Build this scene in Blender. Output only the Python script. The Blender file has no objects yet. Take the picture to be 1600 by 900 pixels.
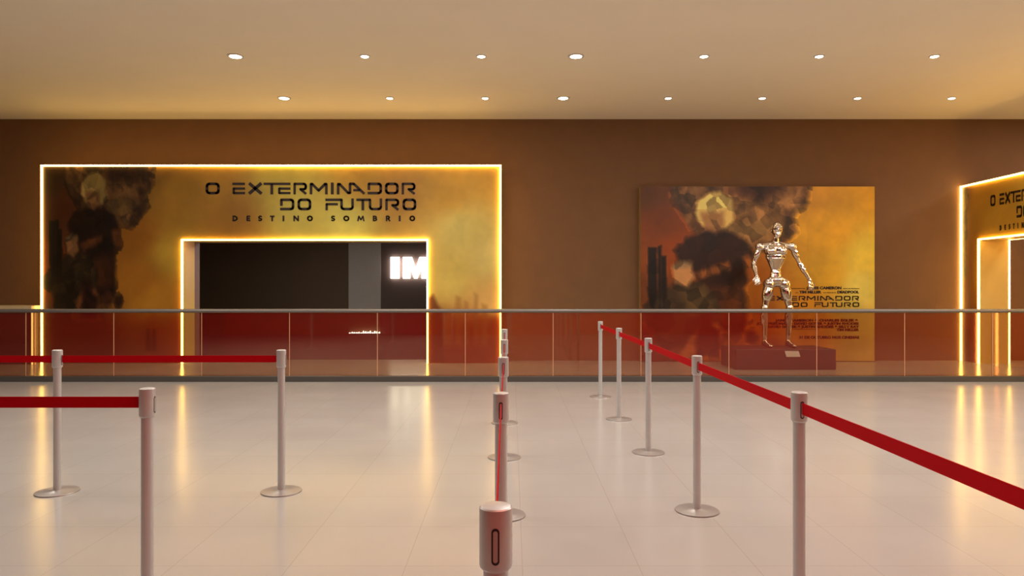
import bpy, bmesh, math, random
import numpy as np
from mathutils import Vector, Matrix

random.seed(7)
S = bpy.context.scene
C = S.collection
F = 1100.0      # focal length in pixels of the 1600 px frame
CX, CY = 800.0, 451.0
EYE = 1.43
PI = math.pi

def PX(px, d): return (px - CX) * d / F
def PZ(py, d): return EYE - (py - CY) * d / F

# ------------------------------------------------------------------ materials
def lin(c):
    c = c / 255.0
    return c / 12.92 if c <= 0.04045 else ((c + 0.055) / 1.055) ** 2.4
def rgb(r, g, b): return (lin(r), lin(g), lin(b), 1)

def new_mat(name):
    m = bpy.data.materials.new(name); m.use_nodes = True
    nt = m.node_tree
    return m, nt, nt.nodes, nt.links, nt.nodes['Principled BSDF']

def simple(name, col, rough=0.5, metal=0.0, spec=0.5, noise=0.0, nscale=8.0, bump=0.0, bscale=200.0, emit=None):
    m, nt, N, L, b = new_mat(name)
    b.inputs['Base Color'].default_value = col
    b.inputs['Roughness'].default_value = rough
    b.inputs['Metallic'].default_value = metal
    b.inputs['Specular IOR Level'].default_value = spec
    tc = N.new('ShaderNodeTexCoord')
    if noise:
        n = N.new('ShaderNodeTexNoise'); n.inputs['Scale'].default_value = nscale; n.inputs['Detail'].default_value = 6
        L.new(tc.outputs['Object'], n.inputs['Vector'])
        mx = N.new('ShaderNodeMixRGB'); mx.blend_type = 'MIX'
        mx.inputs[1].default_value = tuple(c * (1 - noise) for c in col[:3]) + (1,)
        mx.inputs[2].default_value = tuple(min(1, c * (1 + noise)) for c in col[:3]) + (1,)
        L.new(n.outputs['Fac'], mx.inputs[0]); L.new(mx.outputs[0], b.inputs['Base Color'])
    if bump:
        n2 = N.new('ShaderNodeTexNoise'); n2.inputs['Scale'].default_value = bscale; n2.inputs['Detail'].default_value = 3
        L.new(tc.outputs['Object'], n2.inputs['Vector'])
        bp = N.new('ShaderNodeBump'); bp.inputs['Strength'].default_value = bump; bp.inputs['Distance'].default_value = 0.01
        L.new(n2.outputs['Fac'], bp.inputs['Height']); L.new(bp.outputs[0], b.inputs['Normal'])
    if emit:
        b.inputs['Emission Color'].default_value = emit[0]; b.inputs['Emission Strength'].default_value = emit[1]
    return m

M = {}
M['wall'] = simple('wall_brown', (0.180, 0.084, 0.031, 1), 0.75, noise=0.12, nscale=3, bump=0.35, bscale=60)
M['ceiling'] = simple('ceiling_plaster', (0.86, 0.79, 0.66, 1), 0.85, noise=0.03, nscale=1.5, bump=0.05, bscale=30)
M['interior'] = simple('interior_dark', (0.14, 0.085, 0.045, 1), 0.7, noise=0.1, nscale=2)
M['interior_brown'] = simple('interior_brown', (0.13, 0.08, 0.062, 1), 0.7, noise=0.1, nscale=2)
M['interior_grey'] = simple('interior_grey', (0.52, 0.46, 0.40, 1), 0.55, noise=0.35, nscale=60)
M['corridor_shade'] = simple('shaded_floor', (0.060, 0.028, 0.022, 1), 0.8, noise=0.3, nscale=25, bump=0.3, bscale=300)  # dark tone of the dimly lit corridor floor put into the colour
M['side'] = simple('wall_side', (0.20, 0.11, 0.07, 1), 0.8, noise=0.1, nscale=3)
M['frame_dark'] = simple('reveal_paint', (0.28, 0.17, 0.14, 1), 0.6, noise=0.08)
M['portal_body'] = simple('portal_body', (0.33, 0.22, 0.08, 1), 0.6, noise=0.06)
M['jamb'] = simple('portal_lining', (0.82, 0.55, 0.15, 1), 0.45, noise=0.08, nscale=2)
M['letters'] = simple('letter_black', rgb(38, 18, 8), 0.5, noise=0.05)
M['credit'] = simple('credit_brown', rgb(78, 38, 14), 0.6, noise=0.05)
M['led'] = simple('led_strip', (1, 0.7, 0.3, 1), 0.4, emit=((1.0, 0.60, 0.14, 1), 18.0))
M['led_dim'] = simple('led_strip_dim', (1, 0.6, 0.25, 1), 0.4, emit=((1.0, 0.50, 0.16, 1), 2.2))
M['led_faint'] = simple('led_strip_faint', (1, 0.5, 0.25, 1), 0.4, emit=((1.0, 0.35, 0.14, 1), 0.9))
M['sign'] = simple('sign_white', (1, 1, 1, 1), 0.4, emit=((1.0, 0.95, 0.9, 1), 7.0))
M['lamp'] = simple('downlight_lens', (1, 1, 1, 1), 0.4, emit=((1.0, 0.88, 0.72, 1), 30.0))
M['lamp_ring'] = simple('downlight_ring', (0.7, 0.65, 0.58, 1), 0.4, noise=0.05)
M['post'] = simple('stanchion_silver', (0.56, 0.57, 0.56, 1), 0.36, metal=0.40, noise=0.04, nscale=30)
M['post_base'] = simple('stanchion_base', (0.46, 0.43, 0.40, 1), 0.32, metal=0.55, noise=0.05, nscale=20)
M['slot'] = simple('slot_black', (0.012, 0.011, 0.010, 1), 0.5, noise=0.1)
M['slot_inner'] = simple('slot_inner', (0.50, 0.46, 0.43, 1), 0.4, metal=0.3, noise=0.1)
M['belt'] = simple('belt_red', (0.47, 0.001, 0.006, 1), 0.75, spec=0.08, noise=0.06, nscale=80, bump=0.2, bscale=700)
M['rail'] = simple('handrail_steel', (0.20, 0.18, 0.165, 1), 0.38, metal=0.55, noise=0.05)
M['channel'] = simple('base_channel', (0.095, 0.085, 0.075, 1), 0.45, metal=0.4, noise=0.05)
M['joint'] = simple('glass_edge', (0.60, 0.34, 0.20, 1), 0.3, noise=0.05, emit=((1.0, 0.5, 0.25, 1), 0.03))  # faint emission stands in for light caught in the glass edges
M['chrome'] = simple('chrome', (0.86, 0.80, 0.76, 1), 0.10, metal=1.0, noise=0.08, nscale=25, bump=0.10, bscale=14)
M['plinth'] = simple('plinth_dark', (0.060, 0.034, 0.036, 1), 0.45, noise=0.15, nscale=10)
M['plaque'] = simple('plaque_white', (0.75, 0.70, 0.66, 1), 0.4, noise=0.03)
M['counter_top'] = simple('counter_top', (0.75, 0.60, 0.34, 1), 0.35, noise=0.06)
M['counter_dark'] = simple('counter_dark', (0.05, 0.03, 0.025, 1), 0.5, noise=0.1)

# floor: large pale tiles, faint joints, polished
def floor_mat():
    m, nt, N, L, b = new_mat('floor_tile')
    tc = N.new('ShaderNodeTexCoord')
    mp = N.new('ShaderNodeMapping'); mp.inputs['Location'].default_value = (-0.053, -0.03, 0)
    L.new(tc.outputs['Object'], mp.inputs['Vector'])
    br = N.new('ShaderNodeTexBrick'); br.offset = 0.0; br.squash = 1.0
    br.inputs['Scale'].default_value = 1.0
    br.inputs['Brick Width'].default_value = 0.6; br.inputs['Row Height'].default_value = 0.6
    br.inputs['Mortar Size'].default_value = 0.0022; br.inputs['Mortar Smooth'].default_value = 0.3
    br.inputs['Color1'].default_value = (0.455, 0.432, 0.398, 1)
    br.inputs['Color2'].default_value = (0.442, 0.418, 0.385, 1)
    br.inputs['Mortar'].default_value = (0.37, 0.335, 0.30, 1)
    L.new(mp.outputs[0], br.inputs['Vector'])
    n = N.new('ShaderNodeTexNoise'); n.inputs['Scale'].default_value = 1.2; n.inputs['Detail'].default_value = 5
    L.new(tc.outputs['Object'], n.inputs['Vector'])
    mx = N.new('ShaderNodeMixRGB'); mx.blend_type = 'MULTIPLY'; mx.inputs[0].default_value = 0.12
    L.new(br.outputs['Color'], mx.inputs[1]); L.new(n.outputs['Fac'], mx.inputs[2])
    L.new(mx.outputs[0], b.inputs['Base Color'])
    mr = N.new('ShaderNodeMapRange'); mr.inputs['To Min'].default_value = 0.15; mr.inputs['To Max'].default_value = 0.24
    L.new(n.outputs['Fac'], mr.inputs['Value']); L.new(mr.outputs[0], b.inputs['Roughness'])
    b.inputs['Specular IOR Level'].default_value = 0.5
    return m
M['floor'] = floor_mat()

def red_tile_mat():
    m, nt, N, L, b = new_mat('red_tiles')
    tc = N.new('ShaderNodeTexCoord')
    sp = N.new('ShaderNodeSeparateXYZ'); cb = N.new('ShaderNodeCombineXYZ')
    L.new(tc.outputs['Object'], sp.inputs[0]); L.new(sp.outputs['X'], cb.inputs['X']); L.new(sp.outputs['Z'], cb.inputs['Y'])
    br = N.new('ShaderNodeTexBrick'); br.offset = 0.5
    br.inputs['Scale'].default_value = 1.0
    br.inputs['Brick Width'].default_value = 0.5; br.inputs['Row Height'].default_value = 0.14
    br.inputs['Mortar Size'].default_value = 0.006
    br.inputs['Color1'].default_value = (0.55, 0.035, 0.03, 1); br.inputs['Color2'].default_value = (0.47, 0.03, 0.025, 1)
    br.inputs['Mortar'].default_value = (0.32, 0.03, 0.025, 1)
    L.new(cb.outputs[0], br.inputs['Vector']); L.new(br.outputs['Color'], b.inputs['Base Color'])
    b.inputs['Roughness'].default_value = 0.35
    return m
M['red_tile'] = red_tile_mat()

def glass_mat():
    m, nt, N, L, b = new_mat('tinted_glass')
    N.remove(b)
    out = N['Material Output']
    tr = N.new('ShaderNodeBsdfTransparent'); tr.inputs['Color'].default_value = (0.82, 0.80, 0.68, 1)
    gl = N.new('ShaderNodeBsdfGlossy'); gl.inputs['Color'].default_value = (0.95, 0.46, 0.40, 1); gl.inputs['Roughness'].default_value = 0.04
    df = N.new('ShaderNodeBsdfDiffuse')
    tc = N.new('ShaderNodeTexCoord'); n = N.new('ShaderNodeTexNoise'); n.inputs['Scale'].default_value = 35
    L.new(tc.outputs['Object'], n.inputs['Vector'])
    rp = N.new('ShaderNodeMixRGB'); rp.inputs[1].default_value = (0.46, 0.004, 0.006, 1); rp.inputs[2].default_value = (0.60, 0.008, 0.010, 1)
    L.new(n.outputs['Fac'], rp.inputs[0]); L.new(rp.outputs[0], df.inputs['Color'])
    a = N.new('ShaderNodeMixShader'); a.inputs[0].default_value = 0.11
    L.new(tr.outputs[0], a.inputs[1]); L.new(df.outputs[0], a.inputs[2])
    c = N.new('ShaderNodeMixShader'); c.inputs[0].default_value = 0.075
    L.new(a.outputs[0], c.inputs[1]); L.new(gl.outputs[0], c.inputs[2])
    L.new(c.outputs[0], out.inputs['Surface'])
    return m
M['glass'] = glass_mat()

def print_mat():
    m, nt, N, L, b = new_mat('printed_panel')
    at = N.new('ShaderNodeVertexColor'); at.layer_name = 'ink'
    tc = N.new('ShaderNodeTexCoord'); n = N.new('ShaderNodeTexNoise'); n.inputs['Scale'].default_value = 5
    L.new(tc.outputs['Object'], n.inputs['Vector'])
    mr = N.new('ShaderNodeMapRange'); mr.inputs['To Min'].default_value = 0.88; mr.inputs['To Max'].default_value = 1.1
    L.new(n.outputs['Fac'], mr.inputs['Value'])
    mx = N.new('ShaderNodeMixRGB'); mx.blend_type = 'MULTIPLY'; mx.inputs[0].default_value = 1
    L.new(at.outputs['Color'], mx.inputs[1]); L.new(mr.outputs[0], mx.inputs[2])
    L.new(mx.outputs[0], b.inputs['Base Color'])
    b.inputs['Roughness'].default_value = 0.42
    b.inputs['Specular IOR Level'].default_value = 0.35
    return m
M['print'] = print_mat()

# ------------------------------------------------------------------ mesh helpers
def obj(name, bm, mat, parent=None, smooth=False):
    bmesh.ops.recalc_face_normals(bm, faces=bm.faces)
    me = bpy.data.meshes.new(name); bm.to_mesh(me); bm.free()
    if smooth:
        for p in me.polygons: p.use_smooth = True
    me.materials.append(mat)
    o = bpy.data.objects.new(name, me); C.objects.link(o)
    if parent: o.parent = parent
    return o

def tag(o, label, cat, group=None):
    o['label'] = label; o['category'] = cat
    if group: o['group'] = group
    return o

def thing(name, label, cat, loc=(0, 0, 0), group=None):
    o = bpy.data.objects.new(name, None); C.objects.link(o); o.location = loc
    o.empty_display_size = 0.2
    return tag(o, label, cat, group)

def struct(name, bm, mat, parent=None, smooth=False):
    o = obj(name, bm, mat, parent, smooth)
    if not parent: o['kind'] = 'structure'
    return o

def box(bm, x0, x1, y0, y1, z0, z1, bev=0.0):
    v = [bm.verts.new(p) for p in ((x0,y0,z0),(x1,y0,z0),(x1,y1,z0),(x0,y1,z0),(x0,y0,z1),(x1,y0,z1),(x1,y1,z1),(x0,y1,z1))]
    fs = [bm.faces.new([v[i] for i in f]) for f in ((0,3,2,1),(4,5,6,7),(0,1,5,4),(1,2,6,5),(2,3,7,6),(3,0,4,7))]
    if bev:
        es = set(e for f in fs for e in f.edges)
        bmesh.ops.bevel(bm, geom=list(es), offset=bev, segments=2, affect='EDGES', profile=0.5)
    return bm

def B(): return bmesh.new()

def lathe(bm, prof, seg=40, cx=0, cy=0):
    rings = []
    for r, z in prof:
        if r < 1e-6: rings.append([bm.verts.new((cx, cy, z))])
        else: rings.append([bm.verts.new((cx + r*math.cos(2*PI*k/seg), cy + r*math.sin(2*PI*k/seg), z)) for k in range(seg)])
    for a, b in zip(rings, rings[1:]):
        for k in range(seg):
            k2 = (k + 1) % seg
            if len(a) == 1 and len(b) == 1: continue
            if len(a) == 1: bm.faces.new((a[0], b[k], b[k2]))
            elif len(b) == 1: bm.faces.new((a[k], a[k2], b[0]))
            else: bm.faces.new((a[k], a[k2], b[k2], b[k]))
    return bm

def rel(o, root):   # keep world coordinates of a mesh built in world space
    o.location = tuple(-c for c in root.location); return o

def shade(o, ang=35):
    me = o.data
    for p in me.polygons: p.use_smooth = True
    try:
        me.set_sharp_from_angle(angle=math.radians(ang))
    except Exception: pass
    return o

# ------------------------------------------------------------------ dimensions
YW = 14.0          # far wall face
ZC = 4.80          # ceiling
XL, XR = -13.0, 12.5
YB = -5.0
DP = 13.5          # front of the left portal
OX0, OX1, OZ = -6.32, -1.62, 2.363     # opening of the left portal

# ------------------------------------------------------------------ room shell
bm = B(); box(bm, XL, XR, YB, 22.2, -0.2, 0.0); struct('floor', bm, M['floor'])
bm = B(); box(bm, XL, 4.0, YW + 0.22, 21.8, 0.0, 0.006); struct('floor_corridor', bm, M['corridor_shade'])  # dark sheet over the tiles, imitates the dim floor inside
bm = B(); box(bm, XL, XR, YB, YW + 0.22, ZC, ZC + 0.2); struct('ceiling', bm, M['ceiling'])
# far wall with the doorway
bm = B()
box(bm, XL, OX0, YW, YW + 0.22, 0, ZC)
box(bm, OX1, XR, YW, YW + 0.22, 0, ZC)
box(bm, OX0, OX1, YW, YW + 0.22, OZ, ZC)
struct('wall_far', bm, M['wall'])
bm = B()   # lining of the doorway in the far wall
box(bm, OX0 - 0.001, OX0 + 0.012, YW + 0.002, YW + 0.22, 0, OZ)
box(bm, OX1 - 0.012, OX1 + 0.001, YW + 0.002, YW + 0.22, 0, OZ)
box(bm, OX0 + 0.012, OX1 - 0.012, YW + 0.002, YW + 0.22, OZ - 0.012, OZ)
struct('trim_1', bm, M['frame_dark'])
bm = B(); box(bm, XL - 0.2, XL, YB, 22.2, -0.2, ZC + 0.2); struct('wall_left', bm, M['side'])
bm = B(); box(bm, XR, XR + 0.2, YB, YW + 0.22, -0.2, ZC + 0.2); struct('wall_right', bm, M['side'])
bm = B(); box(bm, XL, XR, YB - 0.2, YB, -0.2, ZC + 0.2); struct('wall_rear', bm, M['side'])

# corridor behind the doorway
YC = 21.8
bm = B(); box(bm, XL, PX(545, YC), YC, YC + 0.2, 0, 3.6); struct('wall_corridor_left', bm, M['interior'])
bm = B(); box(bm, PX(545, YC), PX(595, YC), YC - 0.03, YC + 0.2, 0.72, 3.6); struct('wall_corridor_middle', bm, M['interior_grey'])
bm = B(); box(bm, PX(545, YC), PX(595, YC), YC - 0.03, YC + 0.2, 0, 0.72); struct('wall_corridor_base', bm, M['interior'])  # dark lower part of the middle wall
bm = B(); box(bm, PX(595, YC), 4.2, YC, YC + 0.2, 0, 3.6); struct('wall_corridor_right', bm, M['interior_brown'])
bm = B(); box(bm, 4.0, 4.2, YW + 0.22, YC, 0, 3.6); struct('wall_corridor_end', bm, M['interior_brown'])
bm = B(); box(bm, XL, 4.2, YW + 0.22, YC + 0.2, 3.6, 3.8); struct('ceiling_corridor', bm, M['interior'])

# ------------------------------------------------------------------ painting the printed panels
def fbm(x, y, seed, sc):
    rs = np.random.RandomState(seed)
    out = np.zeros_like(x)
    amp = 1.0; tot = 0
    for o in range(4):
        g = rs.rand(64, 64)
        u = x / sc * (2 ** o) % 63; v = y / sc * (2 ** o) % 63
        i = np.floor(u).astype(int); j = np.floor(v).astype(int)
        fu = u - i; fv = v - j; fu = fu*fu*(3-2*fu); fv = fv*fv*(3-2*fv)
        i2 = (i + 1) % 64; j2 = (j + 1) % 64
        out += amp * ((g[i, j]*(1-fu) + g[i2, j]*fu)*(1-fv) + (g[i, j2]*(1-fu) + g[i2, j2]*fu)*fv)
        tot += amp; amp *= 0.55
    return out / tot

def field(x, y, pts, s):
    num = np.zeros(x.shape + (3,)); den = np.zeros(x.shape) + 1e-9
    for (px, py, c) in pts:
        w = 1.0 / (((x-px)**2 + (y-py)**2) / s**2 + 0.02) ** 1.6
        num += w[..., None] * np.array(c, float); den += w
    return num / den[..., None]

def polymask(x, y, poly, soft):
    # signed distance to polygon
    P = np.array(poly, float); n = len(P)
    d = np.full(x.shape, 1e9); inside = np.zeros(x.shape, bool)
    for k in range(n):
        a = P[k]; b = P[(k+1) % n]; e = b - a
        wx = x - a[0]; wy = y - a[1]
        t = np.clip((wx*e[0] + wy*e[1]) / (e @ e), 0, 1)
        d = np.minimum(d, (wx - e[0]*t)**2 + (wy - e[1]*t)**2)
        c = ((a[1] > y) != (b[1] > y)) & (x < (b[0]-a[0]) * (y-a[1]) / ((b[1]-a[1]) if b[1] != a[1] else 1e-9) + a[0])
        inside ^= c
    d = np.sqrt(d) * np.where(inside, 1, -1)
    return np.clip(d / soft * 0.5 + 0.5, 0, 1)

def ellmask(x, y, cx, cy, rx, ry, soft):
    r = np.sqrt(((x-cx)/rx)**2 + ((y-cy)/ry)**2)
    return np.clip((1 - r) * min(rx, ry) / soft * 0.5 + 0.5, 0, 1)

def lay(img, mask, col, a=1.0):
    m = (mask * a)[..., None]
    return img * (1 - m) + np.array(col, float) * m

def to_lin(img, gain=1.0):
    c = np.clip(img, 0, 255) / 255
    l = np.where(c <= 0.04045, c/12.92, ((c + 0.055)/1.055)**2.4)
    return np.clip(l * gain, 0, 0.95)

def abstract_forms(img, x, y, X, k=1.0, seed=3):
    """soft rock-like masses in a warm haze. x, y in the poster's own pixels (X maps nothing)"""
    n1 = fbm(x + 500, y + 500, seed, 26.0); n2 = fbm(x + 300, y + 900, seed + 5, 9.0)
    wx = x + (n1 - .5) * 10; wy = y + (n2 - .5) * 7
    src = img.copy()
    rs = np.random.RandomState(seed + 40); sites = rs.rand(420, 2) * [275, 290] + [995, 282]
    best = np.full(x.shape, 1e9); fac = np.zeros(x.shape)
    for (sx_, sy_), tn in zip(sites, rs.rand(420)):
        d_ = (x - sx_)**2 + (y - sy_)**2; mk = d_ < best
        best = np.where(mk, d_, best); fac = np.where(mk, tn, fac)
    # big bronze mass along the top
    mm = polymask(wx, wy, [(1046,286),(1262,286),(1261,318),(1240,340),(1247,362),(1222,384),(1205,398),(1172,388),(1120,392),(1078,360),(1052,318)], 5)
    tone = np.clip((n1 - .3) * 2.0, 0, 1)
    big = np.stack([70 + 95*tone, 40 + 66*tone, 24 + 40*tone], -1)
    img = img * (1 - mm[..., None]) + big * mm[..., None]
    img = lay(img, ellmask(wx, wy, 1185, 296, 46, 15, 8), (48, 20, 14), .85)
    img = lay(img, polymask(wx, wy, [(1226,322),(1240,330),(1236,372),(1218,388),(1224,350)], 4), (62, 34, 22), .7)
    img = lay(img, polymask(wx, wy, [(1130,355),(1170,345),(1226,352),(1190,372),(1150,372)], 6), (150, 105, 62), .55)
    # dark cliff in the centre
    img = lay(img, polymask(wx, wy, [(1054,392),(1070,372),(1102,362),(1138,362),(1166,374),(1178,398),(1176,432),(1163,450),(1168,486),(1166,520),(1092,520),(1090,440),(1062,410)], 4), (44, 20, 13))
    img = lay(img, polymask(wx, wy, [(1098,452),(1160,446),(1168,500),(1110,506)], 9), (92, 42, 18), .8)
    img = lay(img, polymask(wx, wy, [(1082,428),(1136,408),(1140,420),(1096,438)], 4), (140, 72, 34), .8)
    img = lay(img, polymask(wx, wy, [(1160,402),(1176,400),(1182,432),(1166,440)], 4), (150, 76, 32), .8)
    # pale round boulder above it
    img = lay(img, polymask(wx, wy, [(1088,318),(1104,302),(1126,299),(1146,312),(1148,344),(1136,356),(1098,352),(1086,338)], 3), (206, 158, 96))
    img = lay(img, polymask(wx, wy, [(1096,334),(1130,330),(1132,352),(1118,366),(1102,358)], 4), (150, 92, 58), .85)
    # foreground crag, lower left
    img = lay(img, polymask(wx, wy, [(1000,486),(1024,462),(1044,448),(1060,440),(1090,440),(1112,452),(1124,478),(1124,520),(1106,545),(1030,545),(1018,512),(1000,500)], 4), (58, 36, 22))
    img = lay(img, polymask(wx, wy, [(1060,455),(1098,450),(1116,476),(1078,492)], 8), (92, 62, 36), .7)
    img = lay(img, polymask(wx, wy, [(1050,416),(1064,408),(1080,414),(1083,436),(1070,450),(1053,442)], 3), (165, 104, 68))
    img = lay(img, polymask(wx, wy, [(1050,414),(1066,404),(1082,410),(1082,418),(1052,420)], 3), (120, 88, 66), .7)
    for (a, b_, c_) in ((1012,1026,386),(1028,1033,384),(1033,1041,400)):
        img = lay(img, polymask(x, y, [(a,c_),(b_,c_),(b_+1,462),(b_-4,482),(a+5,482),(a,455)], 2), (26, 15, 11))
    # lower ridge
    img = lay(img, polymask(wx, wy, [(1062,558),(1080,524),(1094,506),(1118,504),(1136,520),(1140,565),(1062,565)], 4), (150, 78, 42), .85)
    img = lay(img, polymask(wx, wy, [(1092,500),(1106,486),(1112,512),(1124,516),(1122,556),(1088,556)], 4), (52, 20, 16), .9)
    img = lay(img, ellmask(wx, wy, 1149, 522, 12, 13, 4), (80, 36, 26), .9)
    img = lay(img, ellmask(wx, wy, 1175, 527, 9, 11, 4), (60, 26, 20), .9)
    inked = (np.abs(img - src).sum(-1) > 1.0)[..., None]
    return np.where(inked, img * (0.72 + 0.62 * fac[..., None]), img)

def paint_poster(x, y):
    img = field(x, y, [(1010,300,(96,48,22)),(1030,350,(120,52,18)),(1010,400,(140,62,20)),(1050,390,(150,60,16)),(1180,440,(170,86,18)),
        (1265,300,(205,130,36)),(1355,300,(214,140,30)),(1300,360,(222,146,34)),(1355,400,(226,176,66)),(1345,450,(224,184,92)),(1290,430,(216,148,40)),
        (1250,470,(206,122,24)),(1350,500,(205,158,80)),(1260,520,(190,108,38)),(1350,560,(200,146,72)),(1200,560,(150,70,40)),
        (1010,540,(92,36,24)),(1100,560,(110,50,34)),(1190,490,(176,86,22)),(1010,450,(110,50,20))], 40)
    n = fbm(x, y, 11, 40)
    img = img * (0.86 + 0.28 * n[..., None])
    return abstract_forms(img, x, y, None)

def paint_portal(x, y):
    img = field(x, y, [(75,270,(52,30,14)),(240,275,(120,78,30)),(110,330,(72,32,14)),(220,440,(165,96,30)),(210,370,(140,80,24)),(280,300,(156,104,36)),
        (330,280,(166,112,40)),(360,340,(150,96,32)),(440,280,(196,158,66)),(470,330,(202,170,84)),(560,280,(188,132,52)),(540,345,(206,178,92)),(620,300,(188,126,54)),(700,300,(200,140,58)),
        (770,270,(196,136,56)),(720,360,(212,176,104)),(770,400,(214,176,110)),(700,430,(212,170,92)),(770,480,(206,150,92)),(240,470,(176,110,36)),(270,400,(180,132,50)),(275,520,(160,96,40)),
        (230,540,(110,60,28)),(150,540,(60,30,20)),(680,540,(120,50,24)),(740,540,(130,54,24)),(770,520,(150,76,34)),(85,430,(110,46,18)),(80,520,(50,26,18))], 45)
    n = fbm(x, y, 21, 60)
    img = img * (0.88 + 0.24 * n[..., None])
    # warm abstract masses, the poster's forms again, smaller, on the left
    sx = 1001 + (x - 70) * (1262 - 1001) / 172.0; sy = 291 + (y - 262) * 1.13
    base = img.copy()
    f = abstract_forms(base, sx, sy, None, seed=9)
    w = np.clip((255 - x) / 12.0, 0, 1)[..., None]
    dark = 0.62
    diff = np.abs(f - base).sum(-1, keepdims=True) > 1.0
    img = np.where(diff, f * dark * w + base * (1 - w), base)
    # dust and ruins low down
    n2 = fbm(x, y, 31, 10)
    gy = np.clip((y - (478 + 26 * (n2 - .3))) / 30, 0, 1)
    m = gy * np.where(x > 230, 1, 0.4) * np.where((x < 290) | (x > 660), 1, 0)
    img = lay(img, m, (128, 52, 22), .75)
    for bx, bt, bw in ((712,462,8),(726,470,5),(741,458,6),(752,474,10),(690,484,14)):
        img = lay(img, polymask(x, y, [(bx,bt),(bx+bw,bt+3),(bx+bw+1,540),(bx-1,540)], 3), (150, 92, 44), .5)
    img = lay(img, polymask(x, y, [(669,466),(677,460),(684,476),(692,486),(694,566),(669,566)], 3), (92, 40, 20), .8)
    for bx in (229, 238):
        img = lay(img, polymask(x, y, [(bx,514),(bx+5,514),(bx+7,548),(bx-2,548)], 2), (70, 36, 20), .8)
    return img

def paint_side(x, y):
    # x: 0 at the far edge .. 560 at the near edge
    img = field(x, y, [(0,280,(120,62,22)),(0,420,(130,60,18)),(0,540,(90,36,20)),(60,300,(188,122,36)),(100,340,(192,132,44)),(200,300,(204,146,56)),(300,320,(204,160,80)),
        (400,320,(190,120,50)),(520,300,(196,130,54)),(520,420,(212,170,96)),(520,540,(130,60,26)),(60,420,(176,104,26)),(50,540,(140,62,30))], 40)
    n1 = fbm(x * 2, y, 41, 12)
    m = polymask(x + (n1 - .5) * 8, y, [(2,280),(22,280),(19,330),(17,370),(14,432),(6,432),(5,390),(1,330)], 2)
    tone = np.clip((n1 - .35) * 2, 0, 1)[..., None]
    img = img * (1 - m[..., None]) + (np.array([60, 36, 22]) + tone * np.array([90, 60, 40])) * m[..., None]
    img = lay(img, polymask(x + (n1 - .5) * 8, y, [(12,515),(24,510),(26,568),(10,568)], 2), (74, 30, 20), .8)
    return img

def printed_grid(name, us, vs, place, paint, skip=None, gain=1.0, parent=None):
    """vertex-coloured sheet; us, vs are the paint coordinates of the grid lines"""
    U, V = np.meshgrid(np.array(us, float), np.array(vs, float), indexing='ij')
    cols = to_lin(paint(U, V), gain) * np.array([0.97, 1.22, 1.0])
    nu, nv = U.shape
    co = [place(u, v) for u in us for v in vs]
    faces = []
    for i in range(nu - 1):
        for j in range(nv - 1):
            if skip and skip((us[i] + us[i+1]) / 2, (vs[j] + vs[j+1]) / 2): continue
            a = i*nv + j
            faces.append((a, a + 1, a + nv + 1, a + nv))
    me = bpy.data.meshes.new(name); me.from_pydata(co, [], faces)
    ca = me.color_attributes.new('ink', 'FLOAT_COLOR', 'POINT')
    arr = np.ones((nu*nv, 4), np.float32); arr[:, :3] = cols.reshape(-1, 3)
    ca.data.foreach_set('color', arr.ravel())
    me.materials.append(M['print'])
    o = bpy.data.objects.new(name, me); C.objects.link(o)
    if parent: o.parent = parent
    return o

def lines(a, b, step, must=()):
    n = max(1, int(round((b - a) / step)))
    L = [a + (b - a) * k / n for k in range(n + 1)]
    L = [v for v in L if all(abs(v - m) > step * 0.4 for m in must)] + list(must)
    return sorted(L)

# ------------------------------------------------------------------ lettering
def seg_boxes(bm, pts, w, place, th, closed=False, wh=None):
    """stroke of width w along pts (paint px), with round joints; place(u, v, t) -> 3D"""
    n = len(pts)
    prs = [(pts[i], pts[(i+1) % n]) for i in range(n if closed else n - 1)]
    def prism(poly):
        f = [bm.verts.new(place(u, v, th)) for u, v in poly]
        k = [bm.verts.new(place(u, v, 0)) for u, v in poly]
        bm.faces.new(f); bm.faces.new(k[::-1])
        for i in range(len(f)):
            j = (i + 1) % len(f); bm.faces.new((f[i], f[j], k[j], k[i]))
    for (a, b) in prs:
        dx, dy = b[0]-a[0], b[1]-a[1]; l = math.hypot(dx, dy)
        if l < 1e-6: continue
        nx, ny = -dy/l*w/2, dx/l*w/2
        prism([(a[0]+nx, a[1]+ny), (b[0]+nx, b[1]+ny), (b[0]-nx, b[1]-ny), (a[0]-nx, a[1]-ny)])
    for i, p in enumerate(pts):
        if not closed and i in (0, n-1): continue
        prism([(p[0] + w/2*math.cos(2*PI*k/12), p[1] + w/2*math.sin(2*PI*k/12)) for k in range(12)])

def rect_loop(x0, x1, y0, y1, r):
    return [(x0+r,y0),(x1-r,y0),(x1-r*.3,y0+r*.3),(x1,y0+r),(x1,y1-r),(x1-r*.3,y1-r*.3),(x1-r,y1),(x0+r,y1),(x0+r*.3,y1-r*.3),(x0,y1-r),(x0,y0+r),(x0+r*.3,y0+r*.3)]

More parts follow.
